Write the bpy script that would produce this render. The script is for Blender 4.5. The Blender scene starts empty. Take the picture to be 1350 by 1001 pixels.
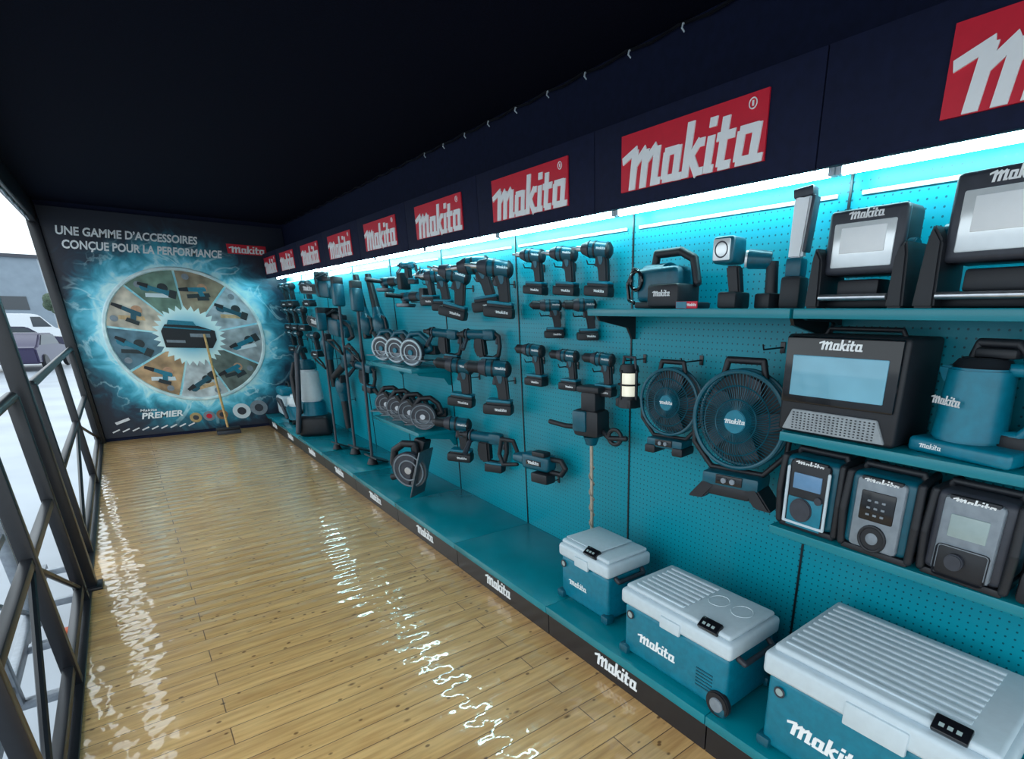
import bpy,bmesh,math,random
from mathutils import Vector,Matrix,Euler
random.seed(4)
S=bpy.context.scene
COL=S.collection
R=math.radians
# ------------------------------------------------------------ materials
def new_mat(name):
    m=bpy.data.materials.new(name);m.use_nodes=True
    nt=m.node_tree;nt.nodes.clear()
    o=nt.nodes.new('ShaderNodeOutputMaterial');b=nt.nodes.new('ShaderNodeBsdfPrincipled')
    nt.links.new(b.outputs[0],o.inputs[0]);return m,nt,b
def mat(name,c,rough=.5,metal=0,emit=0,var=.12,scale=40,spec=None):
    m,nt,b=new_mat(name)
    tc=nt.nodes.new('ShaderNodeTexCoord');n=nt.nodes.new('ShaderNodeTexNoise');n.inputs['Scale'].default_value=scale
    nt.links.new(tc.outputs['Object'],n.inputs['Vector'])
    r=nt.nodes.new('ShaderNodeValToRGB')
    r.color_ramp.elements[0].position=.3;r.color_ramp.elements[1].position=.7
    r.color_ramp.elements[0].color=(*[x*(1-var) for x in c],1);r.color_ramp.elements[1].color=(*[min(1,x*(1+var)) for x in c],1)
    nt.links.new(n.outputs['Fac'],r.inputs[0]);nt.links.new(r.outputs[0],b.inputs['Base Color'])
    b.inputs['Roughness'].default_value=rough;b.inputs['Metallic'].default_value=metal
    if spec is not None:b.inputs['Specular IOR Level'].default_value=spec
    if emit:
        b.inputs['Emission Color'].default_value=(*c,1);b.inputs['Emission Strength'].default_value=emit
    return m
TEAL=mat('tool_teal',(0,.085,.13),.35)
TEALB=mat('tool_teal_bright',(0,.18,.27),.35)
BLK=mat('black_rubber',(.009,.011,.016),.5)
BLKG=mat('black_gloss',(.006,.007,.010),.15)
DGR=mat('dark_grey',(.035,.04,.055),.45)
GREY=mat('mid_grey',(.22,.26,.3),.4)
SILV=mat('brushed_metal',(.6,.62,.65),.28,.9)
DSTL=mat('dull_steel',(.16,.18,.2),.4,.7)
BRNZ=mat('auger_steel',(.45,.38,.30),.4,.3)
PERF=mat('perforated_grey',(.30,.33,.35),.4,.3)
WHT=mat('white_plastic',(.72,.80,.84),.4,var=.03)
LGR=mat('pale_grey_plastic',(.58,.68,.74),.4,var=.03)
LET=mat('white_lettering',(.9,.93,.95),.5,var=.01)
RED=mat('red_print',(.66,.010,.035),.45,var=.03)
DECK=mat('teal_painted_steel',(0,.215,.275),.25,var=.06,scale=6)
STEEL=mat('black_painted_steel',(.009,.010,.014),.35)
GALV=mat('galvanised_steel',(.30,.33,.37),.35,.6)
FABR=mat('black_ceiling_cloth',(.0034,.005,.015),.95,var=.35,scale=160,spec=.08)
HEAD=mat('navy_header_cloth',(.007,.011,.038),.8,var=.15,scale=30,spec=.25)
TUBE=mat('led_tube',(.50,.93,1),.4,emit=24,var=0)
LAMP=mat('lamp_reflector',(.85,.9,.92),.18,.3,var=.02)
GLASS=mat('pale_screen',(.20,.48,.62),.08,var=.1,scale=8)
LCD=mat('lcd_screen',(.33,.42,.42),.2,var=.05)
BLUE=mat('blue_display',(.12,.26,.44),.2,emit=.04,var=.05)
CARG=mat('dark_car_paint',(.03,.03,.06),.2,.3)
CARW=mat('white_car_paint',(.6,.63,.66),.3)
CARB=mat('purple_car_paint',(.03,.025,.07),.2,.3)
GLS=mat('car_glass',(.03,.04,.05),.08)
ORNG=mat('orange_plastic',(.8,.12,.02),.45)
YEL=mat('warm_lamp',(.9,.88,.72),.4,emit=.35,var=.02)
WOODH=mat('wooden_handle',(.55,.33,.12),.5,var=.2)
BUILD=mat('grey_cladding',(.20,.25,.30),.7,var=.08,scale=1)
GREEN=mat('green_glow',(.1,.8,.1),.3,emit=1,var=0)
LEAF=mat('tree_leaves',(.05,.08,.05),.8,var=.5,scale=6)

def peg_mat():
    m,nt,b=new_mat('teal_pegboard');N=nt.nodes;L=nt.links
    tc=N.new('ShaderNodeTexCoord');sx=N.new('ShaderNodeSeparateXYZ');L.new(tc.outputs['Object'],sx.inputs[0])
    def ma(op,a,bv=None,c=None):
        n=N.new('ShaderNodeMath');n.operation=op
        for i,v in enumerate((a,bv,c)):
            if v is None: continue
            if isinstance(v,(int,float)): n.inputs[i].default_value=v
            else: L.new(v,n.inputs[i])
        return n.outputs[0]
    def cell(o,p):
        f=ma('FRACT',ma('DIVIDE',o,p));return ma('MULTIPLY',ma('SUBTRACT',f,.5),p)
    u=cell(sx.outputs['X'],.025);v=cell(sx.outputs['Z'],.025)
    d=ma('SQRT',ma('ADD',ma('MULTIPLY',u,u),ma('MULTIPLY',v,v)))
    h=ma('LESS_THAN',d,.0033)
    mx=N.new('ShaderNodeMix');mx.data_type='RGBA'
    L.new(h,mx.inputs['Factor']);mx.inputs[6].default_value=(0,.27,.355,1);mx.inputs[7].default_value=(0,.08,.11,1)
    L.new(mx.outputs[2],b.inputs['Base Color']);b.inputs['Roughness'].default_value=.36;b.inputs['Specular IOR Level'].default_value=.35
    return m
PEG=peg_mat()
def floor_mat():
    m,nt,b=new_mat('varnished_planks');N=nt.nodes;L=nt.links
    tc=N.new('ShaderNodeTexCoord')
    br=N.new('ShaderNodeTexBrick');L.new(tc.outputs['Object'],br.inputs['Vector'])
    br.inputs['Scale'].default_value=1;br.inputs['Brick Width'].default_value=1.7;br.inputs['Row Height'].default_value=.11
    br.inputs['Mortar Size'].default_value=.0022;br.inputs['Mortar Smooth'].default_value=.3;br.inputs['Bias'].default_value=0
    br.offset=.37
    br.inputs['Color1'].default_value=(.80,.49,.20,1);br.inputs['Color2'].default_value=(.66,.39,.15,1);br.inputs['Mortar'].default_value=(.22,.12,.05,1)
    mp=N.new('ShaderNodeMapping');mp.inputs['Scale'].default_value=(2.2,22,1);L.new(tc.outputs['Object'],mp.inputs[0])
    n=N.new('ShaderNodeTexNoise');n.inputs['Scale'].default_value=2;n.inputs['Detail'].default_value=6;L.new(mp.outputs[0],n.inputs['Vector'])
    r=N.new('ShaderNodeValToRGB');r.color_ramp.elements[0].position=.3;r.color_ramp.elements[0].color=(.76,.67,.58,1);r.color_ramp.elements[1].position=.65;r.color_ramp.elements[1].color=(1.1,1.1,1.08,1)
    L.new(n.outputs['Fac'],r.inputs[0])
    mx=N.new('ShaderNodeMix');mx.data_type='RGBA';mx.blend_type='MULTIPLY';mx.inputs['Factor'].default_value=1
    L.new(br.outputs['Color'],mx.inputs[6]);L.new(r.outputs[0],mx.inputs[7])
    last=mx.outputs[2]
    for sc,p0,p1,f in (((5,9,1),.035,.10,.85),((14,17,1),.08,.15,.8)):
        mp2=N.new('ShaderNodeMapping');mp2.inputs['Scale'].default_value=sc;L.new(tc.outputs['Object'],mp2.inputs[0])
        vo=N.new('ShaderNodeTexVoronoi');vo.inputs['Scale'].default_value=1;L.new(mp2.outputs[0],vo.inputs['Vector'])
        r2=N.new('ShaderNodeValToRGB');r2.color_ramp.elements[0].position=p0;r2.color_ramp.elements[0].color=(.16,.09,.05,1);r2.color_ramp.elements[1].position=p1;r2.color_ramp.elements[1].color=(1,1,1,1)
        L.new(vo.outputs['Distance'],r2.inputs[0])
        mx2=N.new('ShaderNodeMix');mx2.data_type='RGBA';mx2.blend_type='MULTIPLY';mx2.inputs['Factor'].default_value=f
        L.new(last,mx2.inputs[6]);L.new(r2.outputs[0],mx2.inputs[7]);last=mx2.outputs[2]
    L.new(last,b.inputs['Base Color'])
    b.inputs['Roughness'].default_value=.34;b.inputs['Coat Weight'].default_value=1;b.inputs['Coat Roughness'].default_value=.04;b.inputs['Coat IOR'].default_value=1.7
    sx=N.new('ShaderNodeSeparateXYZ');L.new(tc.outputs['Object'],sx.inputs[0])
    k=N.new('ShaderNodeMath');k.operation='MULTIPLY';k.inputs[1].default_value=2*math.pi/.11;L.new(sx.outputs['Y'],k.inputs[0])
    c=N.new('ShaderNodeMath');c.operation='COSINE';L.new(k.outputs[0],c.inputs[0])
    c2=N.new('ShaderNodeMath');c2.operation='MULTIPLY';c2.inputs[1].default_value=-.0010;L.new(c.outputs[0],c2.inputs[0])
    n3=N.new('ShaderNodeTexNoise');n3.inputs['Scale'].default_value=7;L.new(tc.outputs['Object'],n3.inputs['Vector'])
    a=N.new('ShaderNodeMath');a.operation='MULTIPLY_ADD';a.inputs[1].default_value=.0042;L.new(n3.outputs['Fac'],a.inputs[0]);L.new(c2.outputs[0],a.inputs[2])
    a2=N.new('ShaderNodeMath');a2.operation='MULTIPLY_ADD';a2.inputs[1].default_value=-.0012;L.new(br.outputs['Fac'],a2.inputs[0]);L.new(a.outputs[0],a2.inputs[2])
    bp=N.new('ShaderNodeBump');bp.inputs['Distance'].default_value=1;bp.inputs['Strength'].default_value=1;L.new(a2.outputs[0],bp.inputs['Height'])
    L.new(bp.outputs[0],b.inputs['Normal']);L.new(bp.outputs[0],b.inputs['Coat Normal'])
    return m
FLOOR=floor_mat()
def poster_mat():
    m,nt,b=new_mat('printed_banner');N=nt.nodes;L=nt.links
    tc=N.new('ShaderNodeTexCoord')
    mp=N.new('ShaderNodeMapping');mp.inputs['Scale'].default_value=(1,0,1);L.new(tc.outputs['Object'],mp.inputs[0])
    le=N.new('ShaderNodeVectorMath');le.operation='LENGTH';L.new(mp.outputs[0],le.inputs[0])
    n=N.new('ShaderNodeTexNoise');n.inputs['Scale'].default_value=4;n.inputs['Detail'].default_value=8;n.inputs['Distortion'].default_value=1.5;L.new(tc.outputs['Object'],n.inputs['Vector'])
    a=N.new('ShaderNodeMath');a.operation='MULTIPLY_ADD';a.inputs[1].default_value=.5;L.new(n.outputs['Fac'],a.inputs[0]);L.new(le.outputs['Value'],a.inputs[2])
    r=N.new('ShaderNodeValToRGB');e=r.color_ramp.elements
    e[0].position=.0;e[0].color=(.75,1,1,1);e[1].position=1;e[1].color=(.006,.012,.03,1)
    for p,c in ((.45,(.55,.9,.95,1)),(.60,(.25,.70,.85,1)),(.675,(.65,.97,1,1)),(.73,(.18,.68,.86,1)),(.79,(.04,.36,.5,1)),(.86,(.015,.14,.21,1)),(.93,(.006,.03,.06,1))):
        x=e.new(p);x.color=c
    s=N.new('ShaderNodeMath');s.operation='MULTIPLY';s.inputs[1].default_value=.66;L.new(a.outputs[0],s.inputs[0])
    L.new(s.outputs[0],r.inputs[0])
    n2=N.new('ShaderNodeTexNoise');n2.inputs['Scale'].default_value=2.2;n2.inputs['Detail'].default_value=5;n2.inputs['Distortion'].default_value=.8;L.new(tc.outputs['Object'],n2.inputs['Vector'])
    d=N.new('ShaderNodeMath');d.operation='SUBTRACT';d.inputs[1].default_value=.5;L.new(n2.outputs['Fac'],d.inputs[0])
    ab=N.new('ShaderNodeMath');ab.operation='ABSOLUTE';L.new(d.outputs[0],ab.inputs[0])
    vr=N.new('ShaderNodeValToRGB');vr.color_ramp.elements[0].position=0;vr.color_ramp.elements[0].color=(1,1,1,1);vr.color_ramp.elements[1].position=.022;vr.color_ramp.elements[1].color=(0,0,0,1);L.new(ab.outputs[0],vr.inputs[0])
    rm=N.new('ShaderNodeValToRGB');q=rm.color_ramp.elements;q[0].position=.7;q[0].color=(.9,.9,.9,1);q[1].position=1.0;q[1].color=(0,0,0,1)
    s2=N.new('ShaderNodeMath');s2.operation='MULTIPLY';s2.inputs[1].default_value=.85;L.new(le.outputs['Value'],s2.inputs[0]);L.new(s2.outputs[0],rm.inputs[0])
    mm=N.new('ShaderNodeMath');mm.operation='MULTIPLY';L.new(vr.outputs[0],mm.inputs[0]);L.new(rm.outputs[0],mm.inputs[1])
    mx=N.new('ShaderNodeMix');mx.data_type='RGBA';L.new(mm.outputs[0],mx.inputs['Factor']);L.new(r.outputs[0],mx.inputs[6]);mx.inputs[7].default_value=(.6,.92,1,1)
    L.new(mx.outputs[2],b.inputs['Base Color']);b.inputs['Roughness'].default_value=.45
    return m
# ------------------------------------------------------------ mesh builder
class MB:
    def __init__(s): s.bm=bmesh.new()
    def _m(s,t):
        me=bpy.data.meshes.new('t');t.to_mesh(me);t.free();s.bm.from_mesh(me);bpy.data.meshes.remove(me);return s
    def box(s,c,d,rot=(0,0,0),bev=None,seg=2):
        t=bmesh.new();bmesh.ops.create_cube(t,size=1)
        for v in t.verts: v.co=Vector((v.co.x*d[0],v.co.y*d[1],v.co.z*d[2]))
        if bev is None: bev=min(d)*.12
        if bev>0: bmesh.ops.bevel(t,geom=list(t.edges),offset=bev,segments=seg,profile=.5,affect='EDGES')
        t.transform(Matrix.Translation(c)@Euler(rot).to_matrix().to_4x4());return s._m(t)
    def cyl(s,p1,p2,r1,r2=None,seg=20,bev=0):
        p1=Vector(p1);p2=Vector(p2);d=p2-p1;t=bmesh.new()
        bmesh.ops.create_cone(t,cap_ends=True,segments=seg,radius1=r1,radius2=r1 if r2 is None else r2,depth=d.length)
        if bev:
            ed=[e for e in t.edges if len(e.link_faces)==2 and any(len(f.verts)>4 for f in e.link_faces)]
            bmesh.ops.bevel(t,geom=ed,offset=bev,segments=2,affect='EDGES')
        t.transform(Matrix.Translation((p1+p2)/2)@d.to_track_quat('Z','Y').to_matrix().to_4x4());return s._m(t)
    def ball(s,c,r,seg=14):
        if isinstance(r,(int,float)): r=(r,r,r)
        t=bmesh.new();bmesh.ops.create_uvsphere(t,u_segments=seg,v_segments=seg//2+2,radius=1)
        t.transform(Matrix.Translation(c)@Matrix.Diagonal((*r,1)));return s._m(t)
    def prism(s,pts,y0,y1,bev=0,off=(0,0,0),rot=(0,0,0)):
        t=bmesh.new();vs=[t.verts.new((x,y0,z)) for x,z in pts];f=t.faces.new(vs)
        r=bmesh.ops.extrude_face_region(t,geom=[f])
        for v in r['geom']:
            if isinstance(v,bmesh.types.BMVert): v.co.y=y1
        bmesh.ops.recalc_face_normals(t,faces=t.faces)
        if bev: bmesh.ops.bevel(t,geom=list(t.edges),offset=bev,segments=2,affect='EDGES')
        t.transform(Matrix.Translation(off)@Euler(rot).to_matrix().to_4x4());return s._m(t)
    def torus(s,c,Rr,r,axis='y',seg=36,sub=8):
        t=bmesh.new();g=[]
        for i in range(seg):
            a=2*math.pi*i/seg;ring=[]
            for j in range(sub):
                b=2*math.pi*j/sub;q=Rr+r*math.cos(b)
                p={'y':(q*math.cos(a),r*math.sin(b),q*math.sin(a)),'z':(q*math.cos(a),q*math.sin(a),r*math.sin(b)),'x':(r*math.sin(b),q*math.cos(a),q*math.sin(a))}[axis]
                ring.append(t.verts.new(Vector(p)+Vector(c)))
            g.append(ring)
        for i in range(seg):
            for j in range(sub):
                t.faces.new((g[i][j],g[(i+1)%seg][j],g[(i+1)%seg][(j+1)%sub],g[i][(j+1)%sub]))
        bmesh.ops.recalc_face_normals(t,faces=t.faces);return s._m(t)
    def tube(s,pts,r,seg=10,closed=False):
        n=len(pts)
        for i in range(n if closed else n-1): s.cyl(pts[i],pts[(i+1)%n],r,seg=seg)
        for p in pts: s.ball(p,r*1.0,seg=8)
        return s
    def mesh(s,name,m):
        me=bpy.data.meshes.new(name);s.bm.to_mesh(me);s.bm.free();me.materials.append(m)
        me.polygons.foreach_set('use_smooth',[True]*len(me.polygons))
        try: me.set_sharp_from_angle(angle=R(38))
        except Exception: pass
        return me
def part(parent,name,mb,m,label=None,loc=None,rot=None,scale=None):
    me=mb if isinstance(mb,bpy.types.Mesh) else mb.mesh(name,m)
    o=bpy.data.objects.new(name,me);COL.objects.link(o);o.parent=parent
    if loc: o.location=loc
    if rot: o.rotation_euler=rot
    if scale: o.scale=(scale,)*3 if isinstance(scale,(int,float)) else scale
    if label:o['label']=label
    return o
def thing(name,label,cat,group=None):
    e=bpy.data.objects.new(name,None);e.empty_display_size=.05;COL.objects.link(e)
    e['label']=label;e['category']=cat
    if group:e['group']=group
    return e
def single(name,mb,m,kind=None):
    o=bpy.data.objects.new(name,mb.mesh(name,m));COL.objects.link(o)
    if kind:o['kind']=kind
    return o
def put(e,loc,yaw=0,tilt=0,scale=1,roll=0):
    # local x -> world -Y, local y -> into the wall
    m=Matrix.Translation(loc)@Matrix.Rotation(R(yaw-90),4,'Z')@Matrix.Rotation(R(roll),4,'X')@Matrix.Rotation(R(tilt),4,'Y')
    e.location=m.to_translation();e.rotation_euler=m.to_euler();e.scale=(scale,)*3
    return e
def kids(o): return [c for c in list(bpy.data.objects) if c.parent==o]
def clone(e,label=None):
    def rec(o,par):
        n=o.copy();COL.objects.link(n)
        if par: n.parent=par
        for c in kids(o): rec(c,n)
        return n
    n=rec(e,None)
    if label:n['label']=label
    return n
# ------------------------------------------------------------ logotype (stroke built)
def logo_mesh():
    st=[(-.36,.98,.34,1.22,.24),(.30,0,.30,1.22,.36),(.40,.80,.86,1.16,.26),(.92,0,.92,1.16,.36),(.98,.80,1.44,1.16,.26),(1.54,0,1.54,1.16,.36),(1.5,.11,1.82,.11,.22),
     (2.08,.12,2.08,.9,.33),(2.04,.90,2.62,.90,.24),(2.06,.11,2.56,.11,.22),(2.66,0,2.66,1.0,.33),(2.66,.1,2.92,.1,.22),
     (3.16,0,3.16,1.55,.34),(3.2,.42,3.66,.92,.26),(3.66,.9,3.86,.9,.24),(3.34,.58,3.72,.08,.29),(3.7,.1,3.95,.1,.22),
     (4.2,0,4.2,1.0,.33),(4.2,1.22,4.2,1.48,.33),(4.2,.1,4.42,.1,.22),
     (4.76,.1,4.76,1.4,.33),(4.52,.90,5.18,.90,.24),(4.76,.11,5.15,.11,.24),
     (5.5,.12,5.5,.9,.33),(5.48,.90,6.1,.90,.24),(5.5,.11,6.0,.11,.24),(6.12,0,6.12,1.0,.33),(6.12,.1,6.45,.1,.22)]
    mb=MB();W=6.75
    for x1,y1,x2,y2,w in st:
        a=Vector((x1,y1));b=Vector((x2,y2));d=(b-a).normalized();n=Vector((-d.y,d.x))*w/2
        if abs(x1-x2)>.01: a=a-d*w*.25;b=b+d*w*.25
        q=[a-n,b-n,b+n,a+n]
        q=[((p.x+.16*p.y-3.1)/W,(p.y-.6)/W) for p in q]
        mb.prism(q,-.004,.004)
    return mb.mesh('lettering',LET)
LOGO=logo_mesh()
def logo(parent,w,loc,rot=(0,0,0),hs=1.0,name='lettering'):
    return part(parent,name,LOGO,None,loc=loc,rot=rot,scale=(w,min(.6,w),w*hs),label='white brand lettering')
def text_mesh(s,m,width=None,height=None,off=.0,extr=.002,shear=0):
    c=bpy.data.curves.new('lettering','FONT');c.body=s;c.size=1;c.offset=off;c.extrude=extr;c.shear=shear;c.resolution_u=3
    o=bpy.data.objects.new('t',c);COL.objects.link(o)
    bpy.context.view_layer.update()
    me=bpy.data.meshes.new_from_object(o.evaluated_get(bpy.context.evaluated_depsgraph_get()))
    bpy.data.objects.remove(o)
    xs=[v.co.x for v in me.vertices];ys=[v.co.y for v in me.vertices]
    w=max(xs)-min(xs);h=max(ys)-min(ys)
    kx=width/w if width else height/h;ky=height/h if height else kx
    for v in me.vertices: v.co=Vector(((v.co.x-min(xs))*kx,-v.co.z*1,(v.co.y-min(ys))*ky))
    me.materials.clear();me.materials.append(m);me.name='lettering';return me
# ------------------------------------------------------------ room
X0,X1,YN,YF,ZC=-.42,1.86,-1.6,8.75,2.57
single('floor',MB().box(((X0+X1)/2,(YN+YF)/2,-.05),(X1-X0,YF-YN,.1),bev=0),FLOOR,kind='structure')
single('ceiling',MB().box(((X0+X1)/2,(YN+YF)/2,ZC+.02),(X1-X0+.1,YF-YN+.1,.04),bev=0),FABR,kind='structure')
single('wall_right',MB().box((X1+.02,(YN+YF)/2,ZC/2-.05),(.04,YF-YN,ZC+.1),bev=0),HEAD,kind='structure')
single('wall_back',MB().box(((X0+X1)/2,YF+.03,ZC/2-.05),(X1-X0+.1,.06,ZC+.1),bev=0),HEAD,kind='structure')
single('trim_1',MB().box((X0-.02,(YN+YF)/2,2.47),(.07,YF-YN,.24),bev=.01),STEEL,kind='structure')
single('trim_2',MB().box((X0-.03,(YN+YF)/2,-.06),(.06,YF-YN,.14),bev=.005),STEEL,kind='structure')
single('trim_3',MB().box((X0-.02,YF-.03,1.28),(.09,.09,2.56),bev=.005),STEEL,kind='structure')
single('trim_4',MB().tube([(1.84,1.0+i*.15,2.545+(.012 if i%2 else 0)) for i in range(51)],.006,seg=6),STEEL,kind='structure')
single('trim_5',MB().tube([(X0-.02,YN+.3+i*.2,2.33+(.015 if i%2 else 0)) for i in range(49)],.008,seg=6),GALV,kind='structure')
hk=None
for i in range(9):
    y=1.715+i*.3
    if hk is None:
        hk=thing('lacing_hook','small white hook lacing the ceiling cloth to the wall','hook','hooks along the ceiling edge')
        part(hk,'hook',MB().tube([(0,0,0),(.0,-.014,-.005),(.0,-.018,-.02),(.0,-.008,-.028)],.0035,seg=6),WHT)
        e=hk
    else: e=clone(hk)
    put(e,(1.845,y,2.555),yaw=random.uniform(-20,20))
# ------------------------------------------------------------ banner on the back wall
CX,CZ=.64,1.2
ban=thing('wall_banner','dark printed banner with blue energy ring and tool photos','banner');ban.location=(CX,8.74,CZ)
part(ban,'print_sheet',MB().box((.73-CX,0,1.28-CZ),(2.24,.012,2.48),bev=0),poster_mat())
wc=[(.42,.50,.55),(.30,.24,.16),(.16,.26,.20),(.60,.52,.42),(.10,.20,.26),(.48,.30,.16),(.55,.60,.62),(.14,.17,.15),(.34,.38,.40)]
wm=[mat('photo_backdrop',c,.5,var=.45,scale=7) for c in wc]
SKIN=mat('photo_hand',(.55,.30,.18),.5);TAN=mat('photo_timber',(.62,.42,.22),.5,var=.25,scale=20);DKP=mat('photo_dark_print',(.02,.03,.035),.5)  # dark print tone shared by the pictured benches, hands and batteries
n=9
dp=[(-.5,.16),(.32,.16),(.38,.05),(.36,-.05),(.2,-.06),(.26,-.34),(.36,-.36),(.36,-.5),(-.06,-.5),(-.06,-.38),(.04,-.34),(-.02,-.06),(-.5,-.02),(-.72,.04),(-.72,.1)]
gr=[(-.7,.08),(-.3,.12),(.2,.10),(.55,.14),(.7,.10),(.7,-.12),(.55,-.16),(.2,-.10),(-.3,-.12),(-.35,-.2),(-.6,-.2),(-.7,-.1)]
def shape(pts,cx,cz,s_,th): return [(cx+s_*(x*math.cos(th)-z*math.sin(th)),cz+s_*(x*math.sin(th)+z*math.cos(th))) for x,z in pts]
circ=[(math.cos(2*math.pi*k/18),math.sin(2*math.pi*k/18)) for k in range(18)]
for i in range(n):
    a0=2*math.pi*i/n+.2;a1=a0+2*math.pi/n
    g=.016;p=[]
    for r_,aa in ((.30,(a0+g*2,a1-g*2)),(.75,(a1-g,a0+g))):
        for k in range(7):
            t=aa[0]+(aa[1]-aa[0])*k/6;p.append((r_*math.cos(t),r_*math.sin(t)))
    part(ban,'photo_wedge',MB().prism(p,-.012,-.006),wm[i],'tool photograph segment')
    am=(a0+a1)/2;th=random.uniform(-.7,.7)
    cx,cz=.56*math.cos(am),.56*math.sin(am)
    part(ban,'photo_bench',MB().prism(shape([(-.13,-.10),(.13,-.08),(.12,-.03),(-.13,-.05)],cx,cz,.9,th*.3),-.014,-.010),[TAN,DKP,WHT][i%3])
    part(ban,'photo_hand',MB().prism(shape(circ,cx+.05,cz+.03,.05,0),-.015,-.011),SKIN if i%2 else DKP)
    part(ban,'tool_picture',MB().prism(shape(dp if i%2 else gr,cx,cz,.23,th),-.018,-.013),TEALB if i%3 else TEAL,'printed picture of a power tool')
    part(ban,'tool_battery_picture',MB().prism(shape([(-.12,-.5),(.4,-.5),(.4,-.3),(-.1,-.3)] if i%2 else [(.45,-.2),(.75,-.2),(.75,.2),(.45,.2)],cx,cz,.23,th),-.021,-.016),DKP)
    part(ban,'tool_nose_picture',MB().prism(shape([(-.8,0),(-.4,-.04),(-.4,.18),(-.8,.14)],cx,cz,.23,th),-.021,-.016),BLK)
    part(ban,'disc_picture',MB().prism(shape(circ,.69*math.cos(am+.2),.69*math.sin(am+.2),.035,0),-.015,-.011),GREY)
ringm=mat('ice_blue_print',(.70,.95,1),.5,var=.25,scale=9)
part(ban,'ring_print',MB().torus((0,-.008,0),.77,.022,sub=6,seg=64),ringm)
gm,nt_,b_=new_mat('cyan_centre_print')
tc=nt_.nodes.new('ShaderNodeTexCoord');ln=nt_.nodes.new('ShaderNodeVectorMath');ln.operation='LENGTH';mp_=nt_.nodes.new('ShaderNodeMapping');mp_.inputs['Scale'].default_value=(1,0,1)
nt_.links.new(tc.outputs['Object'],mp_.inputs[0]);nt_.links.new(mp_.outputs[0],ln.inputs[0])
rr=nt_.nodes.new('ShaderNodeValToRGB');rr.color_ramp.elements[0].color=(.10,.50,.68,1);rr.color_ramp.elements[1].color=(.8,1,1,1);rr.color_ramp.elements[1].position=.30;rr.color_ramp.elements[0].position=.12
nt_.links.new(ln.outputs['Value'],rr.inputs[0]);nt_.links.new(rr.outputs[0],b_.inputs['Base Color'])
p=[((.36 if k%2 else .30)*math.cos(2*math.pi*k/60),(.36 if k%2 else .30)*math.sin(2*math.pi*k/60)) for k in range(60)]
part(ban,'centre_glow_print',MB().prism(p,-.0135,-.006),gm)
part(ban,'battery_picture',MB().prism([(-.26,-.13),(.2,-.15),(.26,-.05),(.26,.06),(.1,.12),(-.22,.14),(-.27,.06)],-.024,-.016,bev=.003),BLK,'black tool battery picture')
part(ban,'battery_picture_band',MB().prism([(.0,-.01),(.20,-.02),(.20,.025),(.0,.03)],-.028,-.022).prism([(-.24,-.04),(-.06,-.05),(-.06,-.08),(-.24,-.07)],-.028,-.022),GREY)
part(ban,'battery_picture_top',MB().prism([(-.2,.14),(.08,.12),(.06,.17),(-.18,.19)],-.024,-.016).prism([(-.24,.10),(.22,.06),(.22,.075),(-.24,.115)],-.028,-.022),TEALB)
def btext(s,x,z,w,h,m=LET,off=.03):
    part(ban,'lettering',text_mesh(s,m,w,h,off=off,extr=.002,shear=.25),None,loc=(x-CX,-.010,z-CZ),label='white banner lettering')
btext("UNE GAMME D\u2019ACCESSOIRES",-.29,2.25,1.22,.09)
btext("CON\u00c7UE POUR LA PERFORMANCE",-.27,2.095,1.42,.11)
btext("PREMIER",-.02,.235,.40,.075)
btext("Makita",-.02,.325,.16,.03,off=.01)
sg=part(ban,'logo_sign',MB().box((1.42-CX,-.010,2.235-CZ),(.42,.006,.11),bev=0),RED,'red brand sign')
logo(sg,.38,(1.42-CX,-.016,2.225-CZ))
for i,(x,z,m) in enumerate([(.50,.20,mat('gold_disc',(.5,.35,.15),.5)),(.64,.205,GREY),(.78,.21,mat('brown_disc',(.3,.15,.08),.5)),(1.0,.235,WHT),(1.2,.26,GREY)]):
    r_=.062 if i<3 else .10
    part(ban,'disc_picture',MB().cyl((x-CX,-.012,z-CZ),(x-CX,-.007,z-CZ),r_,seg=28),m)
    part(ban,'disc_picture_centre',MB().cyl((x-CX,-.015,z-CZ),(x-CX,-.011,z-CZ),r_*.5,seg=18),DGR if i!=1 else RED)
mb=MB()
for i in range(9):
    x=-.28+i*.09;mb.box((x-CX,-.010,.12-CZ),(.075,.005,.014),rot=(0,R(-25),0),bev=0)
mb.box((-.2-CX,-.010,.23-CZ),(.14,.005,.03),rot=(0,R(-20),0),bev=0)
part(ban,'drill_bit_picture',mb,SILV)
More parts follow.
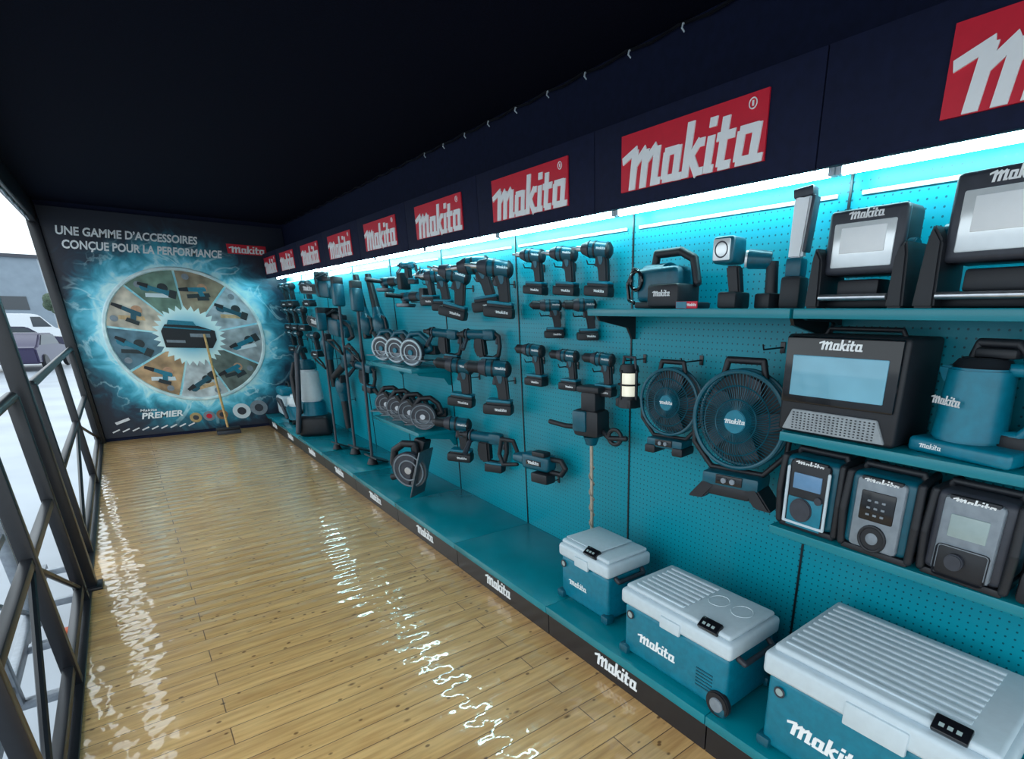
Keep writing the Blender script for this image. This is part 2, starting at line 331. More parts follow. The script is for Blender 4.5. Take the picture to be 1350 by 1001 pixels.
# ------------------------------------------------------------ gondola units
L=.995;Y0=.94
XB=1.80;XF=1.263;ZD=.166
for k in range(-1,8):
    ya=Y0+L*k;yb=min(ya+L,8.72)
    if k==-1: ya=-.35
    w=yb-ya;c=(ya+yb)/2
    e=thing('display_plinth','low teal steel base unit with black kickboard and lettering','display base','base units of the display wall');e.location=(XF,c,0)
    part(e,'top',MB().box(((XB-XF)/2,0,ZD-.02),(XB-XF,w-.003,.04),bev=.003),DECK)
    kb=part(e,'kickboard',MB().box((.025,0,.065),(.02,w-.006,.126),bev=0),STEEL)
    if k>=0: logo(kb,.27,(.013,0.0,.068),rot=(0,0,R(-90)),hs=1.1)
    e=thing('pegboard','teal perforated metal back panel of the display wall','pegboard','back panels of the display wall');e.location=(XB+.01,c,ZD)
    h=1.955-ZD
    part(e,'sheet',MB().box((0,0,h/2),(w-.004,.02,h),bev=0),PEG,rot=(0,0,R(-90)))
    part(e,'upright',MB().box((0,w/2,h/2),(.03,.008,h),bev=0),STEEL,label='black slotted steel upright')
    part(e,'tube_reflection_strip',MB().box((-.014,0,h-.085),(.008,w-.08,.012),bev=.001),LET,label='thin pale strip painted as the reflection of the LED tube')  # pale colour paints the LED tube's reflection onto the pegboard
    e=thing('header_board','navy header board above the display wall','header board','header boards of the display wall');e.location=(1.575,c,1.905)
    bd=part(e,'board',MB().box((.012,0,.145),(.024,w-.004,.29),bev=.002),HEAD)
    part(e,'canopy',MB().box((.125,0,.05),(.21,w-.004,.015),bev=0),STEEL)
    sx=part(e,'logo_sign',MB().box((-.004,0,.142),(.006,.65,.188),bev=0),RED,label='red brand sign')
    logo(sx,.63,(-.009,.0,.112),rot=(0,0,R(-90)),hs=1.12)
    part(sx,'registered_mark',MB().torus((-.008,-.27,.208),.014,.002,axis='x',seg=20,sub=5).box((-.008,-.27,.208),(.002,.006,.014),bev=0),LET)
    e=thing('tube_light','bright white LED tube under the header board','tube light','tubes along the display wall');e.location=(1.70,c,1.918)
    part(e,'tube',MB().cyl((0,-w/2+.02,0),(0,w/2-.02,0),.013,seg=12),TUBE)
    part(e,'fitting',MB().box((0,-w/2+.012,0.008),(.03,.02,.04)).box((0,w/2-.012,.008),(.03,.02,.04)).box((0,0,.025),(.025,w-.03,.012)),WHT)
def shelf(ya,yb,z,xf=1.53,label='teal steel shelf bracketed to the pegboard',drops=(.10,.10)):
    e=thing('display_shelf',label,'shelf');c=(ya+yb)/2;w=yb-ya;e.location=(XB,c,z-.03)
    dpt=XB-xf
    part(e,'board',MB().box((-dpt/2,0,.015),(dpt,w-.006,.03),bev=.003),DECK)
    for s,dr in zip((-1,1),drops):
        k=dr/.10
        part(e,'bracket',MB().prism([(0,0),(-dpt*.85,0),(-dpt*.8,-.02*k),(-.05,-.05*k),(-.02,-.10*k),(0,-.10*k)],s*(w/2-.02)-.006,s*(w/2-.02)+.006),STEEL if z>1.3 else DECK)
    return e
shelf(.94,1.935,1.53);shelf(-.05,.935,1.53,drops=(.02,.02))
shelf(-.05,.935,1.155,drops=(.03,.03));shelf(-.05,.935,.83)
shelf(3.925,4.92,1.12,1.5);shelf(3.925,4.92,.655,1.5)
# ------------------------------------------------------------ tool builders
def drill(kind='impact',label='compact teal and black cordless driver hanging on the pegboard',g='cordless drivers on the pegboard'):
    e=thing('cordless_drill',label,'power tool',g)
    mh=part(e,'motor_housing',MB().cyl((.05,0,0),(-.035,0,0),.033,.034,seg=22,bev=.004),TEAL)
    logo(mh,.045,(.026,-.0345,.004))
    part(e,'rear_cap',MB().cyl((.046,0,0),(.054,0,0),.034,.031,seg=22).ball((.052,0,0),(.014,.029,.029)).cyl((-.012,0,0),(-.004,0,0),.0355,seg=22),BLK)
    if kind=='impact':
        part(e,'gear_case',MB().cyl((-.035,0,0),(-.075,0,0),.035,.02,seg=22,bev=.002),DGR)
        part(e,'bit_holder',MB().cyl((-.072,0,0),(-.10,0,0),.011,seg=14).cyl((-.1,0,0),(-.125,0,0),.005,seg=8),SILV)
    else:
        part(e,'gear_case',MB().cyl((-.035,0,0),(-.065,0,0),.036,.027,seg=22),DGR)
        part(e,'chuck',MB().cyl((-.063,0,0),(-.11,0,0),.024,.024,seg=16,bev=.003).cyl((-.11,0,0),(-.125,0,0),.020,.008,seg=12),BLK)
    part(e,'handle',MB().prism([(-.012,-.022),(.045,-.015),(.052,-.055),(.060,-.125),(.018,-.132),(.008,-.07)],-.018,.018,bev=.007),BLK)
    part(e,'handle_shell',MB().prism([(.0,-.018),(.035,-.018),(.036,-.045),(.030,-.06),(.016,-.06)],-.021,.021,bev=.004),TEAL)
    part(e,'trigger',MB().box((-.002,0,-.05),(.016,.016,.032),rot=(0,R(8),0),bev=.004),DGR)
    bt=part(e,'battery',MB().box((.015,0,-.163),(.118,.072,.042),bev=.009).box((.02,0,-.138),(.10,.06,.018),bev=.005),BLK)
    logo(bt,.05,(.03,-.0365,-.162))
    part(e,'battery_plate',MB().box((.02,0,-.128),(.098,.066,.012),bev=.004),TEALB)
    return e
def hammer(label='large black and teal cordless hammer drill on a pegboard hook',g='heavy drills on the pegboard'):
    e=thing('hammer_drill',label,'power tool',g)
    part(e,'barrel',MB().cyl((.06,0,0),(-.12,0,0),.036,.033,seg=22,bev=.004).box((.06,0,.0),(.09,.07,.075),bev=.02),TEAL)
    part(e,'nose',MB().cyl((-.12,0,0),(-.16,0,0),.030,.022,seg=18).cyl((-.16,0,0),(-.19,0,0),.015,seg=14).cyl((-.13,0,0),(-.122,0,0),.038,seg=20),BLK)
    part(e,'motor_housing',MB().prism([(-.05,-.02),(.02,-.02),(.03,-.15),(-.03,-.16),(-.06,-.10)],-.034,.034,bev=.012),BLK)
    part(e,'grip',MB().tube([(.10,0,.01),(.13,0,-.01),(.135,0,-.08),(.12,0,-.14),(.08,0,-.16),(.02,0,-.155)],.015,seg=12),BLK)
    part(e,'trigger',MB().box((.112,0,-.045),(.014,.016,.04),bev=.004),DGR)
    part(e,'side_handle',MB().torus((-.105,0,0),.037,.006,axis='x',seg=24).cyl((-.105,-.03,-.03),(-.105,-.10,-.10),.014,.017,seg=14,bev=.003),DGR)
    part(e,'battery',MB().box((.055,0,-.19),(.12,.075,.055),bev=.009),BLK)
    part(e,'battery_plate',MB().box((.06,0,-.158),(.11,.07,.014),bev=.004),TEALB)
    return e
def grinder(label='long black and teal cordless angle grinder on the pegboard',g='angle grinders on the pegboard'):
    e=thing('angle_grinder',label,'power tool',g)
    part(e,'body',MB().cyl((-.1,0,0),(.06,0,0),.031,.026,seg=20).cyl((.06,0,0),(.13,0,0),.026,.034,seg=20),TEAL)
    part(e,'grip_sleeve',MB().cyl((-.03,0,0),(.07,0,0),.0335,.029,seg=20,bev=.003),BLK)
    part(e,'gear_head',MB().box((-.13,0,0),(.07,.055,.055),bev=.012).cyl((-.14,0,-.02),(-.14,0,-.05),.022,seg=16),DGR)
    part(e,'guard',MB().cyl((-.14,0,-.045),(-.14,0,-.062),.066,seg=30,bev=.003),DSTL)
    part(e,'disc',MB().cyl((-.14,0,-.063),(-.14,0,-.068),.06,seg=30),DGR)
    part(e,'side_handle',MB().cyl((-.135,-.02,.0),(-.135,-.14,.01),.013,.017,seg=14,bev=.003),BLK)
    part(e,'battery',MB().box((.16,0,-.005),(.06,.075,.11),bev=.01),BLK)
    return e
def saw(label='teal and black cordless circular saw with metal guard on a shelf',g='circular saws on the shelves',light=False):
    e=thing('circular_saw',label,'power tool',g)
    part(e,'base_plate',MB().box((0,0,.004),(.25,.12,.006),bev=.001),DSTL)
    part(e,'upper_guard',MB().prism([(.09*math.cos(R(a)),.055+.095*math.sin(R(a))) for a in range(-15,196,12)],-.035,-.002,bev=.004),DGR)
    part(e,'guard_rib',MB().torus((0,-.036,.055),.080,.007 if light else .004,seg=32,sub=6).torus((0,-.037,.055),.05,.004,seg=28,sub=6),LGR if light else GREY)
    part(e,'blade_bolt',MB().cyl((0,-.034,.055),(0,-.044,.055),.018,seg=16,bev=.002),TEALB if light else SILV)
    part(e,'blade',MB().cyl((0,-.016,.05),(0,-.019,.05),.083,seg=40),SILV)
    part(e,'lower_guard',MB().prism([(.088*math.cos(R(a)),.05+.088*math.sin(R(a))) for a in range(190,350,12)],-.028,-.008,bev=.002),DSTL)
    part(e,'motor_housing',MB().cyl((0,0,.075),(0,.10,.075),.040,.036,seg=20,bev=.006),TEAL)
    part(e,'handle',MB().tube([(-.06,.02,.13),(-.02,.02,.175),(.05,.02,.18),(.10,.02,.14),(.12,.02,.08),(.07,.02,.06)],.018,seg=12),TEAL if light else BLK)
    part(e,'front_knob',MB().cyl((-.07,.02,.12),(-.10,.02,.17),.014,.018,seg=14,bev=.003),BLK)
    part(e,'battery',MB().box((.10,.07,.07),(.09,.07,.06),bev=.009),BLK)
    return e
def chainsaw(label='cordless chainsaw with dark lettered bar hung on the wall',g='garden tools on the pegboard'):
    e=thing('chainsaw',label,'garden tool',g)
    part(e,'body',MB().box((.0,0,0),(.24,.12,.13),bev=.025).box((.14,0,-.02),(.10,.08,.08),bev=.015),TEAL)
    part(e,'front_handle',MB().tube([(-.04,-.05,-.05),(-.05,-.07,.08),(-.03,0,.12),(-.03,.05,.08)],.011),BLK)
    part(e,'rear_handle',MB().tube([(.1,0,.05),(.2,0,.03),(.24,0,-.04),(.17,0,-.07)],.014),BLK)
    part(e,'battery',MB().box((.04,0,.075),(.11,.075,.05),bev=.01),BLK)
    gb=part(e,'guide_bar',MB().prism([(-.12,-.035),(-.42,-.035),(-.45,-.018),(-.45,.01),(-.42,.030),(-.12,.030)],-.05,-.042),BLK)
    logo(gb,.18,(-.28,-.051,0))
    part(e,'chain',MB().tube([(-.12,-.046,-.038),(-.42,-.046,-.038),(-.458,-.046,-.003),(-.42,-.046,.033),(-.12,-.046,.033)],.005,seg=6),DSTL)
    part(e,'front_guard',MB().box((-.10,0,.09),(.012,.11,.09),rot=(0,R(15),0),bev=.004),BLK)
    return e
def trimmer(h=1.5,label='long pole grass trimmer standing on the base deck',g='pole tools against the pegboard'):
    e=thing('grass_trimmer',label,'garden tool',g)
    part(e,'pole',MB().cyl((0,0,.06),(0,0,h-.1),.013,seg=12),DGR)
    part(e,'motor_housing',MB().box((0,0,h-.06),(.09,.10,.20),bev=.02),TEAL)
    part(e,'battery',MB().box((0,.0,h+.06),(.08,.09,.07),bev=.01),BLK)
    part(e,'loop_handle',MB().tube([(0,-.02,h*.62),(-.08,-.06,h*.66),(-.09,-.11,h*.70),(.09,-.11,h*.70),(.08,-.06,h*.66)],.01,closed=True),BLK)
    part(e,'cutting_head',MB().cyl((0,0,.005),(0,0,.06),.05,.03,seg=18),BLK)
    part(e,'guard',MB().prism([(.17*math.cos(R(a)),.17*math.sin(R(a))) for a in range(180,361,15)],0,.014,off=(0,-.02,.07),rot=(R(70),0,0)),BLK)
    return e
def blower(label='teal handheld leaf blower hanging with long black nozzle',g='garden tools on the pegboard'):
    e=thing('leaf_blower',label,'garden tool',g)
    part(e,'body',MB().ball((.02,0,0),(.12,.075,.085),seg=20).cyl((-.05,0,-.01),(-.15,0,-.02),.06,.042,seg=20),TEAL)
    part(e,'nozzle',MB().cyl((-.15,0,-.02),(-.48,0,-.05),.040,.030,seg=18),BLK)
    part(e,'handle',MB().tube([(-.05,0,.07),(-.02,0,.12),(.08,0,.12),(.12,0,.05)],.014),BLK)
    part(e,'battery',MB().box((.12,0,-.04),(.09,.075,.07),bev=.01),BLK)
    return e
HK=None
def hook(y,z,l=.09):
    global HK
    if HK is None:
        HK=thing('pegboard_hook','black steel peg hook plugged into the pegboard','hook','hooks on the pegboard')
        part(HK,'plate',MB().box((0,.0,0),(.02,.004,.04),bev=.001),STEEL)
        part(HK,'prong',MB().tube([(0,0,0),(0,-.12,-.004),(0,-.127,.012)],.003,seg=6),STEEL)
        e=HK
    else: e=clone(HK)
    put(e,(1.797,y,z));return e
proto={}
HZ={'drill':.055,'hammer':.038,'grinder':.034,'chainsaw':.068,'blower':.09}
def tool(fn,key,loc,yaw=0,tilt=0,scale=1,label=None,hk=True,roll=0,hz=None,**kw):
    if key not in proto:
        e=fn(**kw);proto[key]=e
    else: e=clone(proto[key])
    if label:e['label']=label
    put(e,loc,yaw,tilt,scale,roll=roll)
    if hk: hook(loc[1]+.01,loc[2]-(hz if hz is not None else HZ[fn.__name__]*scale))
    return e
for y,z,s in [(2.64,1.80,1.05),(2.36,1.79,1.05),(2.10,1.79,1.1)]:
    tool(drill,'imp',(1.73,y,z),yaw=25,tilt=4,scale=s,kind='impact')
for y,z,s in [(2.50,1.55,.9),(2.21,1.55,.9)]:
    tool(drill,'drv',(1.735,y,z),yaw=60,scale=s,kind='driver',label='small black and teal cordless drill driver on a pegboard hook')
for y,z,s in [(2.67,1.31,1.05),(2.345,1.30,.95),(2.06,1.30,.95)]:
    tool(drill,'drv',(1.73,y,z),yaw=22,tilt=3,scale=s,kind='driver',label='black and teal cordless drill driver, chuck pointing along the wall')
# heavy cluster
for y,z,s,t in [(3.74,1.74,1.2,0),(3.47,1.74,1.45,14),(3.20,1.78,1.45,-8),(2.95,1.75,1.45,5)]:
    tool(drill,'imp',(1.68,y,z),yaw=50,tilt=t,scale=s,label='tall dark cordless impact wrench on a pegboard hook',kind='impact')
for y,z,s,t in [(3.72,1.37,.88,5),(3.20,1.38,.88,0),(3.22,.72,1.05,4)]:
    tool(hammer,'ham',(1.69,y,z),yaw=35,tilt=t,scale=s)
for y,z,s,t in [(3.47,1.17,1.45,8),(3.0,1.19,1.5,4),(3.58,.76,1.45,6)]:
    tool(drill,'drv',(1.66,y,z),yaw=48,tilt=t,scale=s,label='large black and teal hammer drill with chuck, on a pegboard hook',kind='driver')
e=thing('demolition_hammer','long teal and black hammer drill with loop grip, hung level','power tool')
part(e,'body',MB().box((.02,0,0),(.22,.09,.10),bev=.025,seg=3).cyl((-.08,0,0),(-.17,0,0),.042,.03,seg=20),TEAL)
part(e,'loop_grip',MB().tube([(-.16,0,.03),(-.17,-.02,.10),(-.26,-.03,.10),(-.29,-.03,.0),(-.26,-.03,-.06),(-.17,0,-.05)],.013),BLK)
part(e,'grip',MB().tube([(.12,0,.03),(.20,0,.03),(.23,0,-.01),(.20,0,-.05),(.12,0,-.05)],.016),BLK)
part(e,'battery',MB().box((.07,-.02,-.085),(.13,.08,.06),bev=.01),BLK)
part(e,'dust_box',MB().box((.07,-.03,.06),(.10,.06,.03),bev=.008),BLK)
lt=part(e,'name_plate',MB().box((.02,-.046,.0),(.12,.004,.03),bev=.001),BLKG);logo(lt,.09,(.02,-.049,.0))
put(e,(1.69,2.63,.68),yaw=12,scale=1.0);hook(2.68,.627);hook(2.56,.560)
# further tools
tool(grinder,'gri',(1.70,4.62,1.74),yaw=5,scale=1.1)
tool(grinder,'gri',(1.70,4.22,1.62),yaw=5,scale=1.1)
tool(drill,'imp',(1.70,3.97,1.76),yaw=20,scale=1.1,kind='impact',label='black cordless nail driver on a pegboard hook')
tool(hammer,'ham',(1.71,4.30,1.84),yaw=20,scale=.6,label='small dark rotary hammer high on the pegboard')
tool(blower,'blo',(1.69,5.00,1.42),yaw=5,tilt=78,scale=.85)
tool(blower,'blo',(1.69,5.36,1.42),yaw=5,tilt=82,scale=.85)
tool(chainsaw,'cha',(1.67,6.34,1.72),yaw=8,tilt=2,scale=1.25,hz=.08)
tool(chainsaw,'cha',(1.67,6.20,1.36),yaw=8,tilt=6,scale=1.3)
tool(blower,'blo',(1.68,6.00,1.06),yaw=8,tilt=-20,scale=1.0)
tool(blower,'blo',(1.68,6.42,.72),yaw=4,tilt=-85,scale=.9,hz=.13)
tool(blower,'blo',(1.68,6.75,1.14),yaw=4,tilt=-85,scale=.9,hz=.13)
for i,y in enumerate([7.3,7.7,8.1,8.45]):
    for j,z in enumerate([1.80,1.52,1.24]):
        if (i+j)%2==0 or i>1: tool(drill,'imp',(1.69,y,z),yaw=15,scale=1.3,kind='impact',label='dark cordless tool at the far end of the pegboard')
for y,h,x,lean in [(5.62,1.55,1.50,-3),(5.12,1.5,1.50,-2),(5.95,1.3,1.42,-4)]:
    e=trimmer(h) if 'tri' not in proto else clone(proto['tri'])
    proto.setdefault('tri',e)
    put(e,(x,y,ZD+.002),yaw=0,tilt=lean,roll=-3,scale=h/1.55)
for i,(y,z) in enumerate([(4.74,1.12),(4.43,1.12),(4.12,1.12)]):
    tool(saw,'sawl',(1.61,y,z+.046),yaw=32,scale=1.08,hk=False,label='circular saw with pale ringed guard on the upper shelf',light=True)
for i,(y,z) in enumerate([(4.80,.655),(4.54,.655),(4.28,.655),(4.03,.655)]):
    tool(saw,'saw',(1.60,y,z+.046),yaw=52,scale=1.08,hk=False)
tool(saw,'saw',(1.48,3.88,ZD+.200),yaw=35,tilt=-72,scale=1.5,hk=False,label='large circular saw stood upright on the teal deck')
tool(hammer,'ham',(1.70,5.62,1.0),yaw=20,tilt=10,scale=1.05)
# ------------------------------------------------------------ earth auger
e=thing('earth_auger','black and teal auger drill with long steel bit on the pegboard','power tool')
part(e,'body',MB().box((.02,0,.02),(.15,.11,.13),bev=.02).box((.03,0,.12),(.09,.09,.10),bev=.015).box((.03,0,.18),(.13,.10,.03),bev=.01),BLK)
part(e,'cover',MB().box((-.01,-.05,.03),(.08,.03,.10),bev=.01).cyl((.02,0,-.05),(.02,0,-.09),.04,.025,seg=16),TEAL)
part(e,'side_grip',MB().tube([(-.05,0,-.01),(-.12,-.02,-.01),(-.22,-.02,.0)],.013),BLK)
part(e,'side_grip',MB().tube([(.08,0,-.01),(.14,-.02,-.04),(.23,-.02,-.03)],.013).torus((.17,-.02,-.03),.035,.01,seg=20),BLK)
mb=MB().cyl((.02,0,-.08),(.02,0,-.56),.009,seg=10)
tw=[(.02+.013*math.cos(k*.7),.013*math.sin(k*.7),-.2-k*.0092) for k in range(38)];mb.tube(tw,.003,seg=5)
part(e,'bit',mb,BRNZ)
put(e,(1.68,2.12,.97),yaw=15,scale=1.05)
hook(2.1,.93)
# ------------------------------------------------------------ lantern
e=thing('work_lantern','black camping lantern with white lamp on a hook','lantern')
part(e,'base',MB().cyl((0,0,0),(0,0,.05),.05,.045,seg=20,bev=.004).box((0,0,.02),(.10,.075,.04),bev=.008),BLK)
part(e,'lamp',MB().cyl((0,0,.05),(0,0,.15),.034,seg=20),YEL)
part(e,'cage',MB().cyl((0,0,.15),(0,0,.185),.046,.038,seg=20,bev=.004).tube([(.047,0,.04),(.047,0,.16)],.007).tube([(-.047,0,.04),(-.047,0,.16)],.007).tube([(0,-.047,.04),(0,-.047,.16)],.004).torus((0,0,.10),.047,.004,axis='z',seg=24),BLK)
part(e,'handle',MB().tube([(-.04,0,.17),(-.035,0,.215),(.035,0,.215),(.04,0,.17)],.006),DGR)
put(e,(1.70,1.84,1.10),scale=1.05);hook(1.84,1.315)
# ------------------------------------------------------------ fans
def fan(rad,label,big):
    e=thing('portable_fan',label,'fan','portable fans on the pegboard')
    d=rad*.32
    part(e,'rim',MB().torus((0,-d/2,0),rad,rad*.05,seg=44).torus((0,d/2,0),rad,rad*.045,seg=44),TEAL)
    mb=MB();nr=80 if big else 60
    for i in range(nr):
        a=2*math.pi*i/nr;b=a+.28
        mb.tube([(rad*.22*math.cos(a),-d/2-rad*.13,rad*.22*math.sin(a)),(rad*.65*math.cos(a+.15),-d/2-rad*.10,rad*.65*math.sin(a+.15)),(rad*math.cos(b),-d/2,rad*math.sin(b))],.0016,seg=4)
    for q in (.45,.72): mb.torus((0,-d/2-rad*(.12 if q<.5 else .085),0),rad*q,.0024,seg=36,sub=4)
    part(e,'front_grille',mb,TEAL)
    part(e,'rear_housing',MB().cyl((0,d/2,0),(0,d/2+.015,0),rad*.98,rad*.6,seg=36),BLK)
    mb=MB()
    for i in range(5):
        a=2*math.pi*i/5
        p=[(rad*.15,-.02*rad),(rad*.6,-.22*rad),(rad*.86,-.10*rad),(rad*.88,.22*rad),(rad*.5,.18*rad),(rad*.15,.08*rad)]
        p=[(x*math.cos(a)-z*math.sin(a),x*math.sin(a)+z*math.cos(a)) for x,z in p]
        mb.prism(p,-.003,.001)
    part(e,'blades',mb,DGR)
    h=part(e,'hub',MB().cyl((0,-d/2-rad*.16,0),(0,0,0),rad*.24,seg=28,bev=.003),TEALB)
    logo(h,rad*.46,(0,-d/2-rad*.165,0))
    part(e,'handle',MB().tube([(-rad*.45,0,rad*.9),(-rad*.38,0,rad*1.2),(rad*.38,0,rad*1.2),(rad*.45,0,rad*.9)],rad*.07),BLK)
    part(e,'yoke',MB().tube([(-rad*1.08,0,0),(-rad*1.05,.0,-rad*.6),(-rad*.6,0,-rad*1.1),(rad*.6,0,-rad*1.1),(rad*1.05,0,-rad*.6),(rad*1.08,0,0)],rad*.06),BLK)
    part(e,'base',MB().box((0,0,-rad*1.28),(rad*1.3,rad*.7,rad*.3),bev=rad*.06),TEAL)
    cp=part(e,'control_panel',MB().box((0,-rad*.36,-rad*1.25),(rad*.6,.008,rad*.2),bev=.002),BLKG)
    part(cp,'dial',MB().cyl((rad*.1,-rad*.36,-rad*1.25),(rad*.1,-rad*.36-.012,-rad*1.25),rad*.06,seg=16),GREY)
    part(cp,'dial',MB().cyl((-rad*.1,-rad*.36,-rad*1.25),(-rad*.1,-rad*.36-.012,-rad*1.25),rad*.06,seg=16),GREY)
    if big:
        for s in (-1,1):
            part(e,'foot',MB().prism([(s*.98*rad,-1.78*rad),(s*.6*rad,-1.76*rad),(s*.3*rad,-1.40*rad),(s*.6*rad,-1.32*rad)],-.35*rad,.3*rad,bev=.006),BLK)
        part(e,'foot_bar',MB().box((0,-.2*rad,-1.5*rad),(.95*rad,.05,.05),bev=.01),BLK)
        part(e,'battery',MB().box((0,.05,-rad*1.48),(rad*.7,.09,.05),bev=.008),BLK)
    else:
        for s in (-1,1): part(e,'foot',MB().box((s*.5*rad,0,-1.48*rad),(.4*rad,.8*rad,.28*rad),bev=.01),BLK)
    return e
f1=fan(.135,'small black and teal portable fan hung by its handle',False);put(f1,(1.66,1.535,1.165),yaw=12)
f2=fan(.174,'large teal and black portable fan with wide feet',True);put(f2,(1.62,1.150,1.150),yaw=12)
hook(1.50,1.33);hook(1.12,1.40)
# ------------------------------------------------------------ coolers
def cooler(Lx,Dy,H,label,style):
    e=thing('cool_box',label,'cool box','cool boxes on the base deck')
    lh=H*.27
    b=part(e,'body',MB().box((0,0,(H-lh)/2+.008),(Lx*.95,Dy*.93,H-lh-.015),bev=.018,seg=3),TEALB)
    for sx in (-1,1):
        for sy in (-1,1): part(b,'corner_guard',MB().box((sx*Lx*.455,sy*Dy*.44,.03),(.05,.05,.04),bev=.01),TEAL)
    l=part(e,'lid',MB().box((0,0,H-lh*.62),(Lx,Dy,lh*.76),bev=.016,seg=3).box((0,0,H-lh*.12),(Lx*.94,Dy*.9,lh*.24),bev=.012,seg=3),LGR)
    mb=MB()
    if style==3:
        for i in range(11): mb.box((-.03,-Dy*.36+i*Dy*.072,H+.002),(Lx*.78,Dy*.04,.008),bev=.003)
    elif style==2:
        for i in range(8): mb.box((-Lx*.18,-Dy*.34+i*Dy*.095,H+.002),(Lx*.45,Dy*.05,.008),bev=.003)
        for q in (.14,.33): mb.torus((Lx*q,Dy*.12,H-.002),.04,.0045,axis='z',seg=28,sub=6)
    else:
        for i in range(6): mb.box((-Lx*.12,-Dy*.3+i*Dy*.12,H+.002),(Lx*.55,Dy*.07,.008),bev=.003)
        mb.box((-Lx*.1,-Dy*.0,H+.008),(Lx*.66,Dy*.75,.004),bev=.001)
    part(l,'lid_ribs',mb,LGR)
    cpx=Lx*.30 if style!=1 else Lx*.14
    part(l,'control_panel',MB().box((cpx,-Dy*.42,H-lh*.02),(.085,.045,.02),rot=(R(35),0,0),bev=.004),BLKG)
    mb=MB()
    for i in range(3): mb.box((cpx-.022+i*.02,-Dy*.42-.008,H+.006-lh*.02),(.012,.010,.004),rot=(R(35),0,0),bev=0)
    part(l,'display',mb,LCD)
    part(e,'latch',MB().box((0 if style!=3 else Lx*.05,-Dy*.5,H-lh*.8),(.10 if style<3 else .17,.014,.05 if style<3 else .075),bev=.006),LGR)
    part(b,'badge',MB().cyl((-Lx*.40,-Dy*.47,H-lh*1.42),(-Lx*.40,-Dy*.465-.006,H-lh*1.42),.016,seg=20),LCD)
    part(b,'badge_ring',MB().torus((-Lx*.40,-Dy*.468-.005,H-lh*1.42),.016,.003,seg=22,sub=6),DGR)
    lw=.135 if style<3 else .26
    logo(b,lw if style!=2 else .20,(-Lx*.14 if style!=1 else -Lx*.12,-Dy*.467-.001,H*.36))
    if style>1:
        mb=MB()
        for i in range(6): mb.box((Lx*.30,-Dy*.467,H*.22+i*.014),(.075,.004,.005),bev=0)
        part(b,'vent',mb,TEAL)
        for sy in (-1,1):
            w=part(e,'wheel',MB().cyl((Lx*.43,sy*Dy*.47-.012,.05),(Lx*.43,sy*Dy*.47+.012,.05),.05,seg=28,bev=.005),BLK)
            if sy<0: part(w,'wheel_cap',MB().cyl((Lx*.43,-Dy*.47-.017,.05),(Lx*.43,-Dy*.47-.010,.05),.028,seg=20,bev=.002),GREY)
    part(e,'carry_handle',MB().tube([(Lx*.49,-Dy*.3,H-lh*1.1),(Lx*.53,-Dy*.28,H-lh*1.25),(Lx*.53,Dy*.28,H-lh*1.25),(Lx*.49,Dy*.3,H-lh*1.1)],.011),DGR)
    return e
put(cooler(.37,.27,.318,'small teal cool box with pale grey lid',1),(1.505,1.785,ZD),yaw=0)
put(cooler(.55,.30,.325,'mid-size teal wheeled cool box with ribbed grey lid',2),(1.44,1.15,ZD),yaw=0)
put(cooler(.64,.45,.39,'large teal cool box with ribbed pale grey lid',3),(1.505,.43,ZD),yaw=0)
# ------------------------------------------------------------ shelf electronics
ZS=1.53
e=thing('microwave_oven','black cordless microwave with wide glass door','microwave')
W_,H_,D_=.37,.30,.25
b=part(e,'body',MB().box((0,0,H_/2),(W_,D_,H_),bev=.014,seg=3),BLK)
dr=part(e,'door',MB().box((0,-D_/2-.006,H_*.65),(W_*.94,.016,H_*.66),bev=.006),BLKG)
part(dr,'window',MB().box((0,-D_/2-.016,H_*.60),(W_*.78,.004,H_*.40),bev=.003),GLASS,'pale blue reflective window')
logo(dr,.13,(0,-D_/2-.016,H_*.90))
gp=part(e,'front_grille',MB().prism([(-W_*.44,.01),(W_*.44,.01),(W_*.36,.075),(-W_*.36,.075)],-D_/2-.008,-D_/2+.002,bev=.002),PERF)
mb=MB()
for i in range(20):
    for j in range(7): mb.box((-W_*.34+i*W_*.036,-D_/2-.009,.018+j*.008),(.005,.002,.003),bev=0)
part(gp,'grille_slots',mb,BLK)
part(e,'handle',MB().tube([(-.12,.0,H_+.0),(-.11,0,H_+.016),(.11,0,H_+.016),(.12,0,H_)],.007),BLK)
put(e,(1.665,.765,1.157),yaw=0,scale=1.0)
e=thing('kettle','teal cordless kettle with black lid and big loop handle','kettle')
b=part(e,'jug',MB().cyl((-.02,0,.04),(-.02,0,.225),.088,.076,seg=36,bev=.006),TEALB)
logo(b,.105,(-.055,-.0785,.14),rot=(0,0,R(-22)))
part(e,'lid',MB().cyl((-.02,0,.225),(-.02,0,.25),.074,.055,seg=30,bev=.005).box((.01,0,.262),(.10,.05,.024),bev=.008).tube([(-.05,0,.25),(-.04,0,.285),(.05,0,.285),(.09,0,.25)],.012),BLK)
part(e,'spout',MB().prism([(-.088,.16),(-.125,.215),(-.118,.225),(-.085,.225)],-.022,.022,bev=.005),TEALB)
part(e,'handle',MB().tube([(.05,0,.225),(.10,0,.225),(.128,0,.20),(.128,0,.10),(.10,0,.065),(.05,0,.06)],.016,seg=14),TEALB)
bs=part(e,'base',MB().box((.005,0,.02),(.26,.19,.04),bev=.012,seg=3),TEALB)
logo(bs,.06,(-.06,-.097,.02))
part(e,'battery',MB().box((.10,.02,.045),(.09,.075,.05),bev=.008),BLK)
put(e,(1.65,.415,1.157),yaw=-12,scale=1.02)
e=thing('insulated_warmer','black and white insulated warmer beside the kettle','heater')
part(e,'body',MB().box((0,0,.13),(.18,.2,.26),bev=.03,seg=3),BLK)
part(e,'strap',MB().tube([(-.10,-.06,.20),(-.12,-.08,.15),(-.10,-.09,.08)],.012),WHT)
